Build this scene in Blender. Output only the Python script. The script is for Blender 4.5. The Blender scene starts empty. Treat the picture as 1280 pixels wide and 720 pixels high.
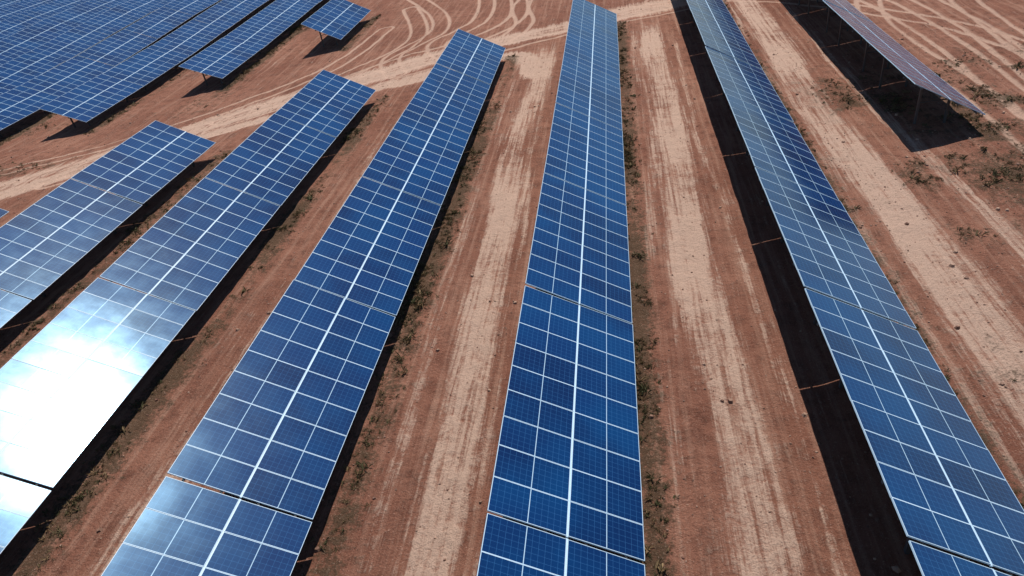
import bpy, math, random
import numpy as np
from mathutils import Matrix, Vector
random.seed(7); rng=np.random.default_rng(7)
sc=bpy.context.scene
CAMZ=16.1; TILT0=math.radians(28); W=4.08; ZL=CAMZ-13.27
GS=CAMZ/16.9
ZLOW=ZL-W*math.sin(TILT0)

# ---------------------------------------------------------------- terrain
def sstep(t):
    t=np.clip(t,0,1); return t*t*(3-2*t)
def terrain(x,y):
    x=np.asarray(x,float); y=np.asarray(y,float)
    a=np.clip((-18-x)/28,0,1.25)**.75
    b=sstep((y-36)/16)*(1-.9*sstep((y-60)/38))
    return -1.25*a*b
def vnoise(x,y,s,seed):
    r=np.random.default_rng(seed); N=256
    g=r.random((N,N))
    xs=x/s+1000; ys=y/s+1000
    xi=np.floor(xs).astype(int); yi=np.floor(ys).astype(int)
    fx=xs-xi; fy=ys-yi; fx=fx*fx*(3-2*fx); fy=fy*fy*(3-2*fy)
    a=g[xi%N,yi%N];b=g[(xi+1)%N,yi%N];c=g[xi%N,(yi+1)%N];d=g[(xi+1)%N,(yi+1)%N]
    return (a*(1-fx)+b*fx)*(1-fy)+(c*(1-fx)+d*fx)*fy

# ---------------------------------------------------------------- material helpers
def newmat(name):
    m=bpy.data.materials.new(name); m.use_nodes=True
    nt=m.node_tree; b=nt.nodes["Principled BSDF"]
    return m,nt,b
def N(nt,t,**k):
    n=nt.nodes.new(t)
    for a,v in k.items(): setattr(n,a,v)
    return n
def math_(nt,op,a,b=None,c=None,clamp=False):
    n=N(nt,'ShaderNodeMath',operation=op,use_clamp=clamp)
    for i,v in enumerate((a,b,c)):
        if v is None: continue
        if isinstance(v,(int,float)): n.inputs[i].default_value=v
        else: nt.links.new(v,n.inputs[i])
    return n.outputs[0]
def mix(nt,f,a,b,mode='MIX'):
    n=N(nt,'ShaderNodeMix',data_type='RGBA',blend_type=mode)
    for i,v in ((0,f),(6,a),(7,b)):
        if isinstance(v,(int,float)): n.inputs[i].default_value=v
        elif isinstance(v,tuple): n.inputs[i].default_value=v if len(v)==4 else v+(1,)
        else: nt.links.new(v,n.inputs[i])
    return n.outputs[2]
def attr(nt,name):
    return N(nt,'ShaderNodeAttribute',attribute_name=name).outputs['Fac']
def noise(nt,vec,scale,detail=4,rough=.55):
    n=N(nt,'ShaderNodeTexNoise'); n.inputs['Scale'].default_value=scale
    n.inputs['Detail'].default_value=detail; n.inputs['Roughness'].default_value=rough
    if vec is not None: nt.links.new(vec,n.inputs['Vector'])
    return n.outputs['Fac']
def mapping(nt,vec,scale):
    n=N(nt,'ShaderNodeMapping'); n.inputs['Scale'].default_value=scale
    nt.links.new(vec,n.inputs['Vector']); return n.outputs[0]
def mr(nt,v,a,b,c=0.,d=1.,smooth=True):
    n=N(nt,'ShaderNodeMapRange',interpolation_type='SMOOTHSTEP' if smooth else 'LINEAR')
    nt.links.new(v,n.inputs[0])
    for i,x in enumerate((a,b,c,d)): n.inputs[i+1].default_value=x
    return n.outputs[0]

# ---- photovoltaic glass
def glass_mat():
    m,nt,b=newmat("pv_glass")
    uv=N(nt,'ShaderNodeUVMap',uv_map='UVMap').outputs[0]
    sp=N(nt,'ShaderNodeSeparateXYZ'); nt.links.new(uv,sp.inputs[0])
    u,v=sp.outputs[0],sp.outputs[1]
    def line(c,n,hw):
        f=math_(nt,'FRACT',math_(nt,'MULTIPLY',c,float(n)))
        d=math_(nt,'ABSOLUTE',math_(nt,'SUBTRACT',f,.5))
        return math_(nt,'GREATER_THAN',d,.5-hw)
    lu=line(u,6,.022); lv=line(v,12,.022)
    grid=math_(nt,'MAXIMUM',lu,lv)
    bus=line(math_(nt,'ADD',u,.0278),18,.03)
    midd=math_(nt,'ABSOLUTE',math_(nt,'SUBTRACT',v,.5))
    mid=math_(nt,'LESS_THAN',midd,.0055)
    r=attr(nt,'rnd')
    base=mix(nt,r,(.0010,.011,.062),(.0013,.025,.112))
    geo=N(nt,'ShaderNodeNewGeometry').outputs['Position']
    n1=noise(nt,geo,.35,3)
    base=mix(nt,mr(nt,n1,.35,.7),base,(.0010,.036,.132))
    base=mix(nt,math_(nt,'MULTIPLY',bus,.08),base,(.06,.16,.32))
    base=mix(nt,math_(nt,'MULTIPLY',grid,.5),base,(.05,.18,.40))
    base=mix(nt,mid,base,(.42,.60,.74))
    nt.links.new(base,b.inputs['Base Color'])
    dust=noise(nt,geo,1.3,5,.6)
    nt.links.new(mr(nt,dust,.3,.75,.135,.165),b.inputs['Roughness'])
    b.inputs['Specular IOR Level'].default_value=.9
    b.inputs['Specular Tint'].default_value=(.36,.70,1,1)
    b.inputs['Coat Weight'].default_value=.09
    b.inputs['Coat Roughness'].default_value=.36
    b.inputs['Coat Tint'].default_value=(.74,.93,1,1)
    return m
def simple(name,col,rough,metal=0.,var=.25,sc_=8):
    m,nt,b=newmat(name)
    geo=N(nt,'ShaderNodeNewGeometry').outputs['Position']
    n1=noise(nt,geo,sc_,4)
    c2=tuple(x*(1-var) for x in col)
    nt.links.new(mix(nt,n1,c2,col),b.inputs['Base Color'])
    b.inputs['Roughness'].default_value=rough; b.inputs['Metallic'].default_value=metal
    return m
M_GLASS=glass_mat()
M_FRAME=simple("aluminium_frame",(.52,.70,.84),.5,.0,.12)
M_BACK=simple("backsheet",(.12,.12,.13),.6)
M_STEEL=simple("galvanised_steel",(.11,.105,.105),.55,.3)

# ---------------------------------------------------------------- rows
def build_mesh(name,V,F,mats,midx=None,rnd=None,uvs=None,parent=None,smooth=False):
    me=bpy.data.meshes.new(name)
    me.from_pydata([tuple(p) for p in V],[],F)
    for m in mats: me.materials.append(m)
    if midx is not None: me.polygons.foreach_set('material_index',midx)
    if rnd is not None:
        a=me.attributes.new('rnd','FLOAT','FACE'); a.data.foreach_set('value',rnd)
    if uvs is not None:
        l=me.uv_layers.new(name='UVMap'); l.data.foreach_set('uv',np.array(uvs,dtype=np.float32).ravel())
    if smooth: me.polygons.foreach_set('use_smooth',[True]*len(me.polygons))
    me.update()
    o=bpy.data.objects.new(name,me); sc.collection.objects.link(o)
    if parent: o.parent=parent
    return o

NMOD=9
def box(V,F,p0,p1,w,h,up=Vector((0,0,1))):
    p0=Vector(p0);p1=Vector(p1); d=(p1-p0).normalized()
    s=d.cross(up)
    if s.length<1e-3: s=Vector((1,0,0))
    s.normalize(); t=s.cross(d).normalized()
    i=len(V)
    for p in (p0,p1):
        for a,b in ((-1,-1),(1,-1),(1,1),(-1,1)):
            V.append(p+s*a*w/2+t*b*h/2)
    F.extend([(i,i+3,i+2,i+1),(i+4,i+5,i+6,i+7)]+[(i+k,i+(k+1)%4,i+4+(k+1)%4,i+4+k) for k in range(4)])

def make_row(xr,seams,tilt=TILT0):
    CB,SB=math.cos(tilt),math.sin(tilt)
    emp=bpy.data.objects.new("solar_panel_row",None); sc.collection.objects.link(emp)
    emp.empty_display_size=1
    xl=xr-W*CB; xc=(xl+xr)/2
    V=[];F=[];MI=[];R=[];UV=[]
    SV=[];SF=[]
    for y0,y1 in zip(seams[:-1],seams[1:]):
        y0+=.02;y1-=.02
        tz=random.uniform(-.02,.02); tt=math.radians(random.uniform(-.7,.7)); ty=random.uniform(-.005,.005)
        yc=(y0+y1)/2
        ta=float(terrain(xc,y0));tb=float(terrain(xc,y1))
        cb,sb=math.cos(tilt+tt),math.sin(tilt+tt)
        zc=ZLOW+W/2*SB
        def P(t,y,off=0.):
            k=(y-y0)/(y1-y0); g=ta*(1-k)+tb*k
            dt=t-W/2
            return Vector((xc+dt*cb+off*sb, y, zc-dt*sb+off*cb+g+tz+ty*(y-yc)))
        mw=(y1-y0)/NMOD
        for c in range(2):
            t0=c*(W/2)+(.0 if c==0 else .018); t1=t0+W/2-.018
            for i in range(NMOD):
                a=y0+i*mw+.005; b=y0+(i+1)*mw-.005
                if i==0: a+=.02
                if i==NMOD-1: b-=.02
                j=[random.uniform(-.004,.004) for _ in range(3)]
                def off(t,y): return j[0]+j[1]*(t-t0-1)+j[2]*((y-a)/mw-.5)*1.5
                fw=.014
                o=[(t0,a),(t1,a),(t1,b),(t0,b)]
                q=[(t0+fw,a+fw),(t1-fw,a+fw),(t1-fw,b-fw),(t0+fw,b-fw)]
                s=len(V)
                V+= [P(t,y,off(t,y)) for t,y in o]
                V+= [P(t,y,off(t,y)) for t,y in q]
                V+= [P(t,y,off(t,y)-.004) for t,y in q]
                V+= [P(t,y,off(t,y)-.04) for t,y in o]
                rn=random.random()
                fs=[]
                for k in range(4):
                    k2=(k+1)%4
                    fs.append(((s+k,s+k2,s+4+k2,s+4+k),1))
                    fs.append(((s+4+k,s+4+k2,s+8+k2,s+8+k),1))
                    fs.append(((s+12+k,s+12+k2,s+k2,s+k),1))
                fs.append(((s+8,s+9,s+10,s+11),0))
                fs.append(((s+15,s+14,s+13,s+12),2))
                for f,mi in fs:
                    F.append(f);MI.append(mi);R.append(rn)
                    UV+= [(0,0),(0,1),(1,1),(1,0)] if mi==0 else [(0,0)]*4
        # centre rail (bright aluminium), purlins
        i0=len(V)
        tmpV=[];tmpF=[]
        box(tmpV,tmpF,P(W/2,y0,-.030),P(W/2,y1,-.030),.06,.04,Vector((sb,0,cb)))
        V+=tmpV
        for f in tmpF:
            F.append(tuple(i0+k for k in f)); MI.append(1);R.append(.5);UV+=[(0,0)]*4
        for t in (.45,1.5,2.55,3.6):
            box(SV,SF,P(t,y0-.015,-.09),P(t,y1+.015,-.09),.06,.08,Vector((sb,0,cb)))
        # end rafter under each table edge closes most of the joint
        box(SV,SF,P(.25,y1-.02,-.165),P(W-.15,y1-.02,-.165),.07,.06,Vector((0,1,0)))
        for yy in (y0+1.6,y1-1.6):
            box(SV,SF,P(.12,yy,-.18),P(W-.12,yy,-.18),.07,.10,Vector((0,1,0)))
            for t in (1.25,2.9):
                q=P(t,yy,-.22); gg=float(terrain(q.x,yy))
                box(SV,SF,(q.x,yy,gg-.2),q,.10,.12,Vector((0,1,0)))
            a=P(1.25,yy,-.22);b_=P(2.9,yy,-.22)
            box(SV,SF,(a.x,yy+.07,a.z-.9),(b_.x,yy+.07,b_.z-.02),.05,.05,Vector((0,1,0)))
    o=build_mesh("modules",V,F,[M_GLASS,M_FRAME,M_BACK],MI,R,UV,emp)
    s=build_mesh("support_frame",SV,SF,[M_STEEL],parent=emp)
    return emp
def seams(anchor,near,nn,far,nf):
    return [anchor-near*k for k in range(nn,0,-1)]+[anchor]+[anchor+far*k for k in range(1,nf+1)]
rows=[
 (9.15, seams(18.5,9.1,3,8.85,8)),
 (.15,  seams(19.3,9.35,3,8.82,5)),
 (-8.85,seams(20.3,9.3,4,8.95,4)),
 (-17.85,seams(21.2,9.2,4,9.2,3)),
 (-26.85,seams(31.8,9.2,5,8.9,1)),
 (-35.85,seams(32.1,9.2,4,9,0)),
 (18.05,seams(35.2,9,0,8.9,7)),
 (-26.85,seams(67,9,0,11,1)),
 (-35.85,seams(59.0,9,0,9.0,9)),
 (-44.85,seams(51.3,9,0,9.1,10)),
 (-53.85,seams(42.,9,0,9.1,11)),
 (-62.85,seams(37.,9,0,9.1,11)),
 (-71.85,seams(34.,9,0,9.1,11)),
 (-80.85,seams(40.,9,0,9.1,10)),
 (-89.85,seams(45.,9,0,9.1,10)),
 (-98.85,seams(50.,9,0,9.1,10)),
]
for k,(xr,s) in enumerate(rows): make_row(xr,s,math.radians(22) if k>=8 else TILT0)

# ---------------------------------------------------------------- ground
def axis(lo,hi,st,far):
    core=list(np.arange(lo,hi+1e-6,st)); a=[];d=st;x=lo
    while x>-far: d*=1.35; x-=d; a.append(x)
    b=[];d=st;x=core[-1]
    while x<far: d*=1.35; x+=d; b.append(x)
    return np.array(a[::-1]+core+b)
ax=axis(-60,34,.16,4000); ay=axis(-4,96,.2,4000)
X,Y=np.meshgrid(ax,ay); nx,ny=len(ax),len(ay)
n1=vnoise(X,Y,6,1); n2=vnoise(X,Y,1.7,2); n3=vnoise(X,Y,.6,3); n4=vnoise(X,Y*.35,2.2,4); n5=vnoise(X,Y,14,9)
def smooth_path(pts,n=14):
    pts=[(a*GS,b*GS) for a,b in pts]
    out=[];p=[pts[0]]+pts+[pts[-1]]
    for i in range(1,len(p)-2):
        a,b,c,d=[np.array(q,float) for q in p[i-1:i+3]]
        for t in np.linspace(0,1,n,endpoint=False):
            out.append(.5*((2*b)+(-a+c)*t+(2*a-5*b+4*c-d)*t*t+(-a+3*b-3*c+d)*t**3))
    out.append(np.array(pts[-1],float)); return out
def dist(path):
    D=np.full(X.shape,1e9)
    for a,b in zip(path[:-1],path[1:]):
        v=b-a; L=v@v+1e-9
        t=np.clip(((X-a[0])*v[0]+(Y-a[1])*v[1])/L,0,1)
        d=np.hypot(X-a[0]-t*v[0],Y-a[1]-t*v[1]); D=np.minimum(D,d)
    return D
wob=(n1-.5)*1.0+(n2-.5)*.5
track=np.zeros(X.shape)
# worn strips: each strip is several wheel lines side by side
for c,w,a,y0,y1 in [(3.2,.95,1.0,-50,64),(-6.35,.85,.9,-50,60),(-15.2,.9,.6,-50,54),(-24.2,.9,.5,-50,48),(-33.,1.,.5,-50,40),
                    (12.3,1.2,.95,-50,72),(1.6,.3,.6,22,62),(-5.0,.3,.6,24,60),(-7.9,.25,.45,-50,58),(4.8,.2,.5,-50,60),(1.3,.15,.4,-50,22),(-4.6,.15,.4,-50,30),(15.4,.5,.55,-50,80),(10.6,.25,.5,-50,70)]:
    cc=c*GS
    d=np.abs(X-cc-(vnoise(X*0,Y,13,int(abs(c)*10))-.5)*1.0+wob*.15)
    m=a*(1-np.clip((d-w*.6)/(w*.6),0,1))*np.clip((Y-y0)/4,0,1)*np.clip((y1-Y)/5,0,1)
    track=np.maximum(track,m*(.45+.6*n4+.4*(n5-.5)))
main=dist(smooth_path([(-75,15),(-55,29),(-44,39.7),(-37.2,47.4),(-30.1,54.2),(-20.5,59.2),(-12.6,64.0),(-5.2,67.3),(4.8,72.2),(20,78),(45,84),(90,92)]))
track=np.maximum(track,(1-np.clip((main-1.3+wob)/1.3,0,1))*(.85+.45*n2)-.4*np.exp(-((main-.35)/.3)**2))
br2=dist(smooth_path([(-50,30),(-38,43),(-28,51),(-18,55.5),(-9,60),(-6.2,54)]))
track=np.maximum(track,.95*(1-np.clip((br2-.6+wob*.6)/.8,0,1)))
tire=np.zeros(X.shape)
curves=[[(-19,58),(-21,64),(-18,71),(-20,80),(-26,92)],[(-14,60),(-17,66),(-14,74),(-15,86),(-18,99)],
 [(-12,62),(-9,70),(-10,80),(-6,95)],[(-26,56),(-22,61),(-14,66),(-10,74),(-12,90)],[(-40,40),(-30,50.5),(-20,57),(-12,61.5),(-4,66),(6,70),(22,75)],
 [(23,20),(22.5,38),(23,52),(22,66),(18,75),(8,80)],[(28,15),(26.5,35),(27,50),(29,70),(33,90)],[(31,30),(28,45),(24,58),(14,70),(4,74)],
 [(20,24),(21,40),(20.5,60),(26,80)],[(-33,52),(-24,61),(-20,70),(-24,84)],[(24,15),(24.5,36),(26,56),(24,72),(16,84)],[(-60,34),(-44,46),(-34,55),(-27,64),(-25,76)]]
for cv in curves:
    d=dist(smooth_path(cv)); 
    for w in (.85,): tire=np.maximum(tire,np.exp(-((d-w)/.2)**2))
tire*=(.6+.75*n1)
veg=np.zeros(X.shape)
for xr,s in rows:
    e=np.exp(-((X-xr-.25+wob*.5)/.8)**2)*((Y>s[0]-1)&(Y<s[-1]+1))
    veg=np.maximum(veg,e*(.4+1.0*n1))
rv=np.clip((X-9.5)/2,0,1)*np.clip((Y+8)/4,0,1)*np.clip((58-Y)/18,0,1)
veg=np.maximum(veg,rv*np.clip((n1*.7+n2*.5-.38)*2.2,0,1)*.8*(1-.6*np.clip(track,0,1)))
veg=np.maximum(veg,.5*(X<-34)*np.clip((n1-.45)*3,0,1)*(Y>40))
veg*=1-np.clip(track,0,1)*.6*(main<3)
Z=terrain(X,Y)
near=((X>-66)&(X<38)&(Y>-10)&(Y<104))
Z=Z+near*((n2-.5)*.08+(n3-.5)*.06-.05*track-.06*tire+.05*veg*n3)
# soil heap beyond the right-hand tracks
hp=np.exp(-((X-36)/5)**2-((Y-66)/5)**2)
Z=Z+2.4*hp*(.6+.5*n2+.3*n3); veg=np.maximum(veg,hp*1.1)
V=np.stack([X.ravel(),Y.ravel(),Z.ravel()],1).astype(np.float32)
idx=np.arange(nx*ny).reshape(ny,nx)
Q=np.stack([idx[:-1,:-1],idx[:-1,1:],idx[1:,1:],idx[1:,:-1]],-1).reshape(-1,4)
me=bpy.data.meshes.new("ground")
me.vertices.add(len(V)); me.vertices.foreach_set('co',V.ravel())
me.loops.add(Q.size); me.loops.foreach_set('vertex_index',Q.ravel().astype(np.int32))
me.polygons.add(len(Q)); me.polygons.foreach_set('loop_start',np.arange(0,Q.size,4,dtype=np.int32))
me.polygons.foreach_set('use_smooth',np.ones(len(Q),bool))
me.update(calc_edges=True); me.validate()
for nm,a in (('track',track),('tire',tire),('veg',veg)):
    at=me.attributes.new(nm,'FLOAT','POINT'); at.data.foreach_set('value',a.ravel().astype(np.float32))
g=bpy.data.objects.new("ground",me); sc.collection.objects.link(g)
m,nt,b=newmat("red_soil")
pos=N(nt,'ShaderNodeNewGeometry').outputs['Position']
A=noise(nt,pos,.12,5,.6); B=noise(nt,pos,1.3,6,.65); C=noise(nt,pos,7,6,.75)
S=noise(nt,mapping(nt,pos,(3.2,.10,1)),1.0,5,.65)
S2=noise(nt,mapping(nt,pos,(5,.16,1)),1.0,6,.7)
def sub(x,k): return math_(nt,'MULTIPLY',math_(nt,'SUBTRACT',x,.5),k)
col=mix(nt,mr(nt,A,.3,.7),(.225,.090,.057),(.33,.150,.098))
col=mix(nt,mr(nt,math_(nt,'ADD',B,sub(C,.5)),.42,.72,0,.85),col,(.140,.054,.035))
col=mix(nt,math_(nt,'MULTIPLY',mr(nt,S,.45,.7),.55),col,(.46,.26,.18))
tr=attr(nt,'track')
tn=math_(nt,'ADD',tr,sub(B,1.1))
tn=math_(nt,'ADD',tn,sub(S2,2.4))
tn=math_(nt,'ADD',tn,sub(C,1.2))
col=mix(nt,mr(nt,tn,.18,.85,0,.88),col,(.62,.425,.32))
ti=attr(nt,'tire')
col=mix(nt,math_(nt,'MULTIPLY',mr(nt,math_(nt,'ADD',ti,sub(C,.7)),.2,.8),.7),col,(.64,.43,.32))
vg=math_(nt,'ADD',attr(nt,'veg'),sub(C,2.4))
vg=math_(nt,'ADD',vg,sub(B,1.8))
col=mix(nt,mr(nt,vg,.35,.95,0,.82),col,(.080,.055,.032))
sp=noise(nt,pos,22,4,.75)
col=mix(nt,mr(nt,sp,.57,.70,0,.6),col,(.60,.43,.33))
col=mix(nt,mr(nt,sp,.43,.30,0,.7),col,(.075,.034,.024))
nt.links.new(col,b.inputs['Base Color']); b.inputs['Roughness'].default_value=.95
b.inputs['Specular IOR Level'].default_value=.1
bp=N(nt,'ShaderNodeBump'); bp.inputs['Strength'].default_value=1; bp.inputs['Distance'].default_value=.13
hh=math_(nt,'ADD',C,math_(nt,'MULTIPLY',sp,.5)); hh=math_(nt,'ADD',hh,math_(nt,'MULTIPLY',B,1.5))
nt.links.new(hh,bp.inputs['Height']); nt.links.new(bp.outputs[0],b.inputs['Normal'])
me.materials.append(m)

# ---------------------------------------------------------------- weeds and pebbles
def sample(field,n):
    w=(field*near).ravel(); w=np.clip(w,0,None)
    gx=(X.ravel()>-58)&(X.ravel()<32)&(Y.ravel()<93); w=w*gx
    i=rng.choice(len(w),n,p=w/w.sum())
    return X.ravel()[i]+rng.uniform(-.12,.12,n),Y.ravel()[i]+rng.uniform(-.12,.12,n),Z.ravel()[i]
V=[];F=[];R=[]
px,py,pz=sample(np.clip(veg-.3,0,1)**1.5*np.clip((n2+n3-.8)*3,0,1),10000)
for x,y,z in zip(px,py,pz):
    sz=random.uniform(.04,.115)*(1+1.1*(random.random()<(.12 if x>9 else .08))); r=random.random()
    for k in range(random.randint(9,14)):
        a=random.uniform(0,6.283); l=sz*random.uniform(.6,1.3); rr=sz*random.uniform(0,.9)
        bx,by=x+math.cos(a*3)*rr,y+math.sin(a*3)*rr
        w=l*.12; h=l*random.uniform(.35,.9)
        dx,dy=math.cos(a),math.sin(a); i=len(V)
        V+= [(bx-dy*w*.5,by+dx*w*.5,z-.01),(bx+dy*w*.5,by-dx*w*.5,z-.01),(bx+dx*l*.45+dy*w,by+dy*l*.45-dx*w,z+h*.75),(bx+dx*l,by+dy*l,z+h),(bx+dx*l*.45-dy*w,by+dy*l*.45+dx*w,z+h*.75)]
        F.append((i,i+1,i+2,i+3,i+4)); R.append(min(1,max(0,r+random.uniform(-.15,.15))))
mw,nt,b=newmat("weed_leaves")
col=mix(nt,mr(nt,attr(nt,'rnd'),.25,.8),(.10,.095,.038),(.26,.175,.090))
nt.links.new(col,b.inputs['Base Color']); b.inputs['Roughness'].default_value=.8
build_mesh("weeds",V,F,[mw],rnd=R)
V=[];F=[];R=[]
px,py,pz=sample(.25+.6*n2*(1-.3*np.clip(track,0,1))+.5*rv,14000)
for x,y,z in zip(px,py,pz):
    if y>55 and random.random()<.6: continue
    s=random.uniform(.018,.05)*(1+1.2*(random.random()<.06)); i=len(V); r=random.random(); a0=random.uniform(0,6.28)
    for k in range(5):
        a=a0+k*1.2566+random.uniform(-.2,.2); q=s*random.uniform(.7,1.3)
        V.append((x+math.cos(a)*q,y+math.sin(a)*q,z-.005))
    for k in range(5):
        a=a0+k*1.2566+random.uniform(-.2,.2); q=s*random.uniform(.4,.8)
        V.append((x+math.cos(a)*q,y+math.sin(a)*q,z+s*random.uniform(.5,.9)))
    for k in range(5):
        k2=(k+1)%5; F.append((i+k,i+k2,i+5+k2,i+5+k)); R.append(r)
    F.append(tuple(i+5+k for k in range(5))); R.append(r)
mp,nt,b=newmat("pebble_stone")
col=mix(nt,attr(nt,'rnd'),(.14,.065,.042),(.42,.27,.19))
nt.links.new(col,b.inputs['Base Color']); b.inputs['Roughness'].default_value=.9
build_mesh("pebbles",V,F,[mp],rnd=R)

# ---------------------------------------------------------------- light
sd=Vector((.07,.512,.855)).normalized()
elev=math.asin(sd.z); az=math.atan2(sd.x,sd.y)
w=bpy.data.worlds.new("World"); sc.world=w; w.use_nodes=True
nt=w.node_tree; bg=nt.nodes['Background']
sky=nt.nodes.new('ShaderNodeTexSky'); sky.sky_type='NISHITA'; sky.sun_disc=False
sky.sun_elevation=elev; sky.sun_rotation=az; sky.air_density=1.3; sky.dust_density=0; sky.ozone_density=6
nt.links.new(sky.outputs[0],bg.inputs[0]); bg.inputs[1].default_value=.065
l=bpy.data.lights.new("sun","SUN"); l.energy=5; l.angle=math.radians(.5); l.color=(1,.955,.90)
lo=bpy.data.objects.new("sun",l); sc.collection.objects.link(lo)
lo.rotation_euler=sd.to_track_quat('Z','Y').to_euler()
lo.location=(0,0,60)

# ---------------------------------------------------------------- camera
th=math.atan(606/853); ps=math.atan(117/1046); al=math.radians(7.5)
def rot(v): return Vector((v.x*math.cos(al)+v.z*math.sin(al),v.y,-v.x*math.sin(al)+v.z*math.cos(al)))
Fw=Vector((-math.sin(ps)*math.cos(th),math.cos(ps)*math.cos(th),-math.sin(th)))
Rt=Vector((math.cos(ps),math.sin(ps),0)); Up=Rt.cross(Fw)
Fw,Rt,Up=rot(Fw),rot(Rt),rot(Up)
cam=bpy.data.cameras.new("camera"); cam.lens=24; cam.sensor_width=36; cam.clip_end=10000
co=bpy.data.objects.new("camera",cam); sc.collection.objects.link(co)
M=Matrix((Rt,Up,-Fw)).transposed().to_4x4(); M.translation=Vector((0,0,CAMZ)); co.matrix_world=M
sc.camera=co
sc.view_settings.view_transform='Standard'; sc.view_settings.look='None'; sc.view_settings.exposure=0
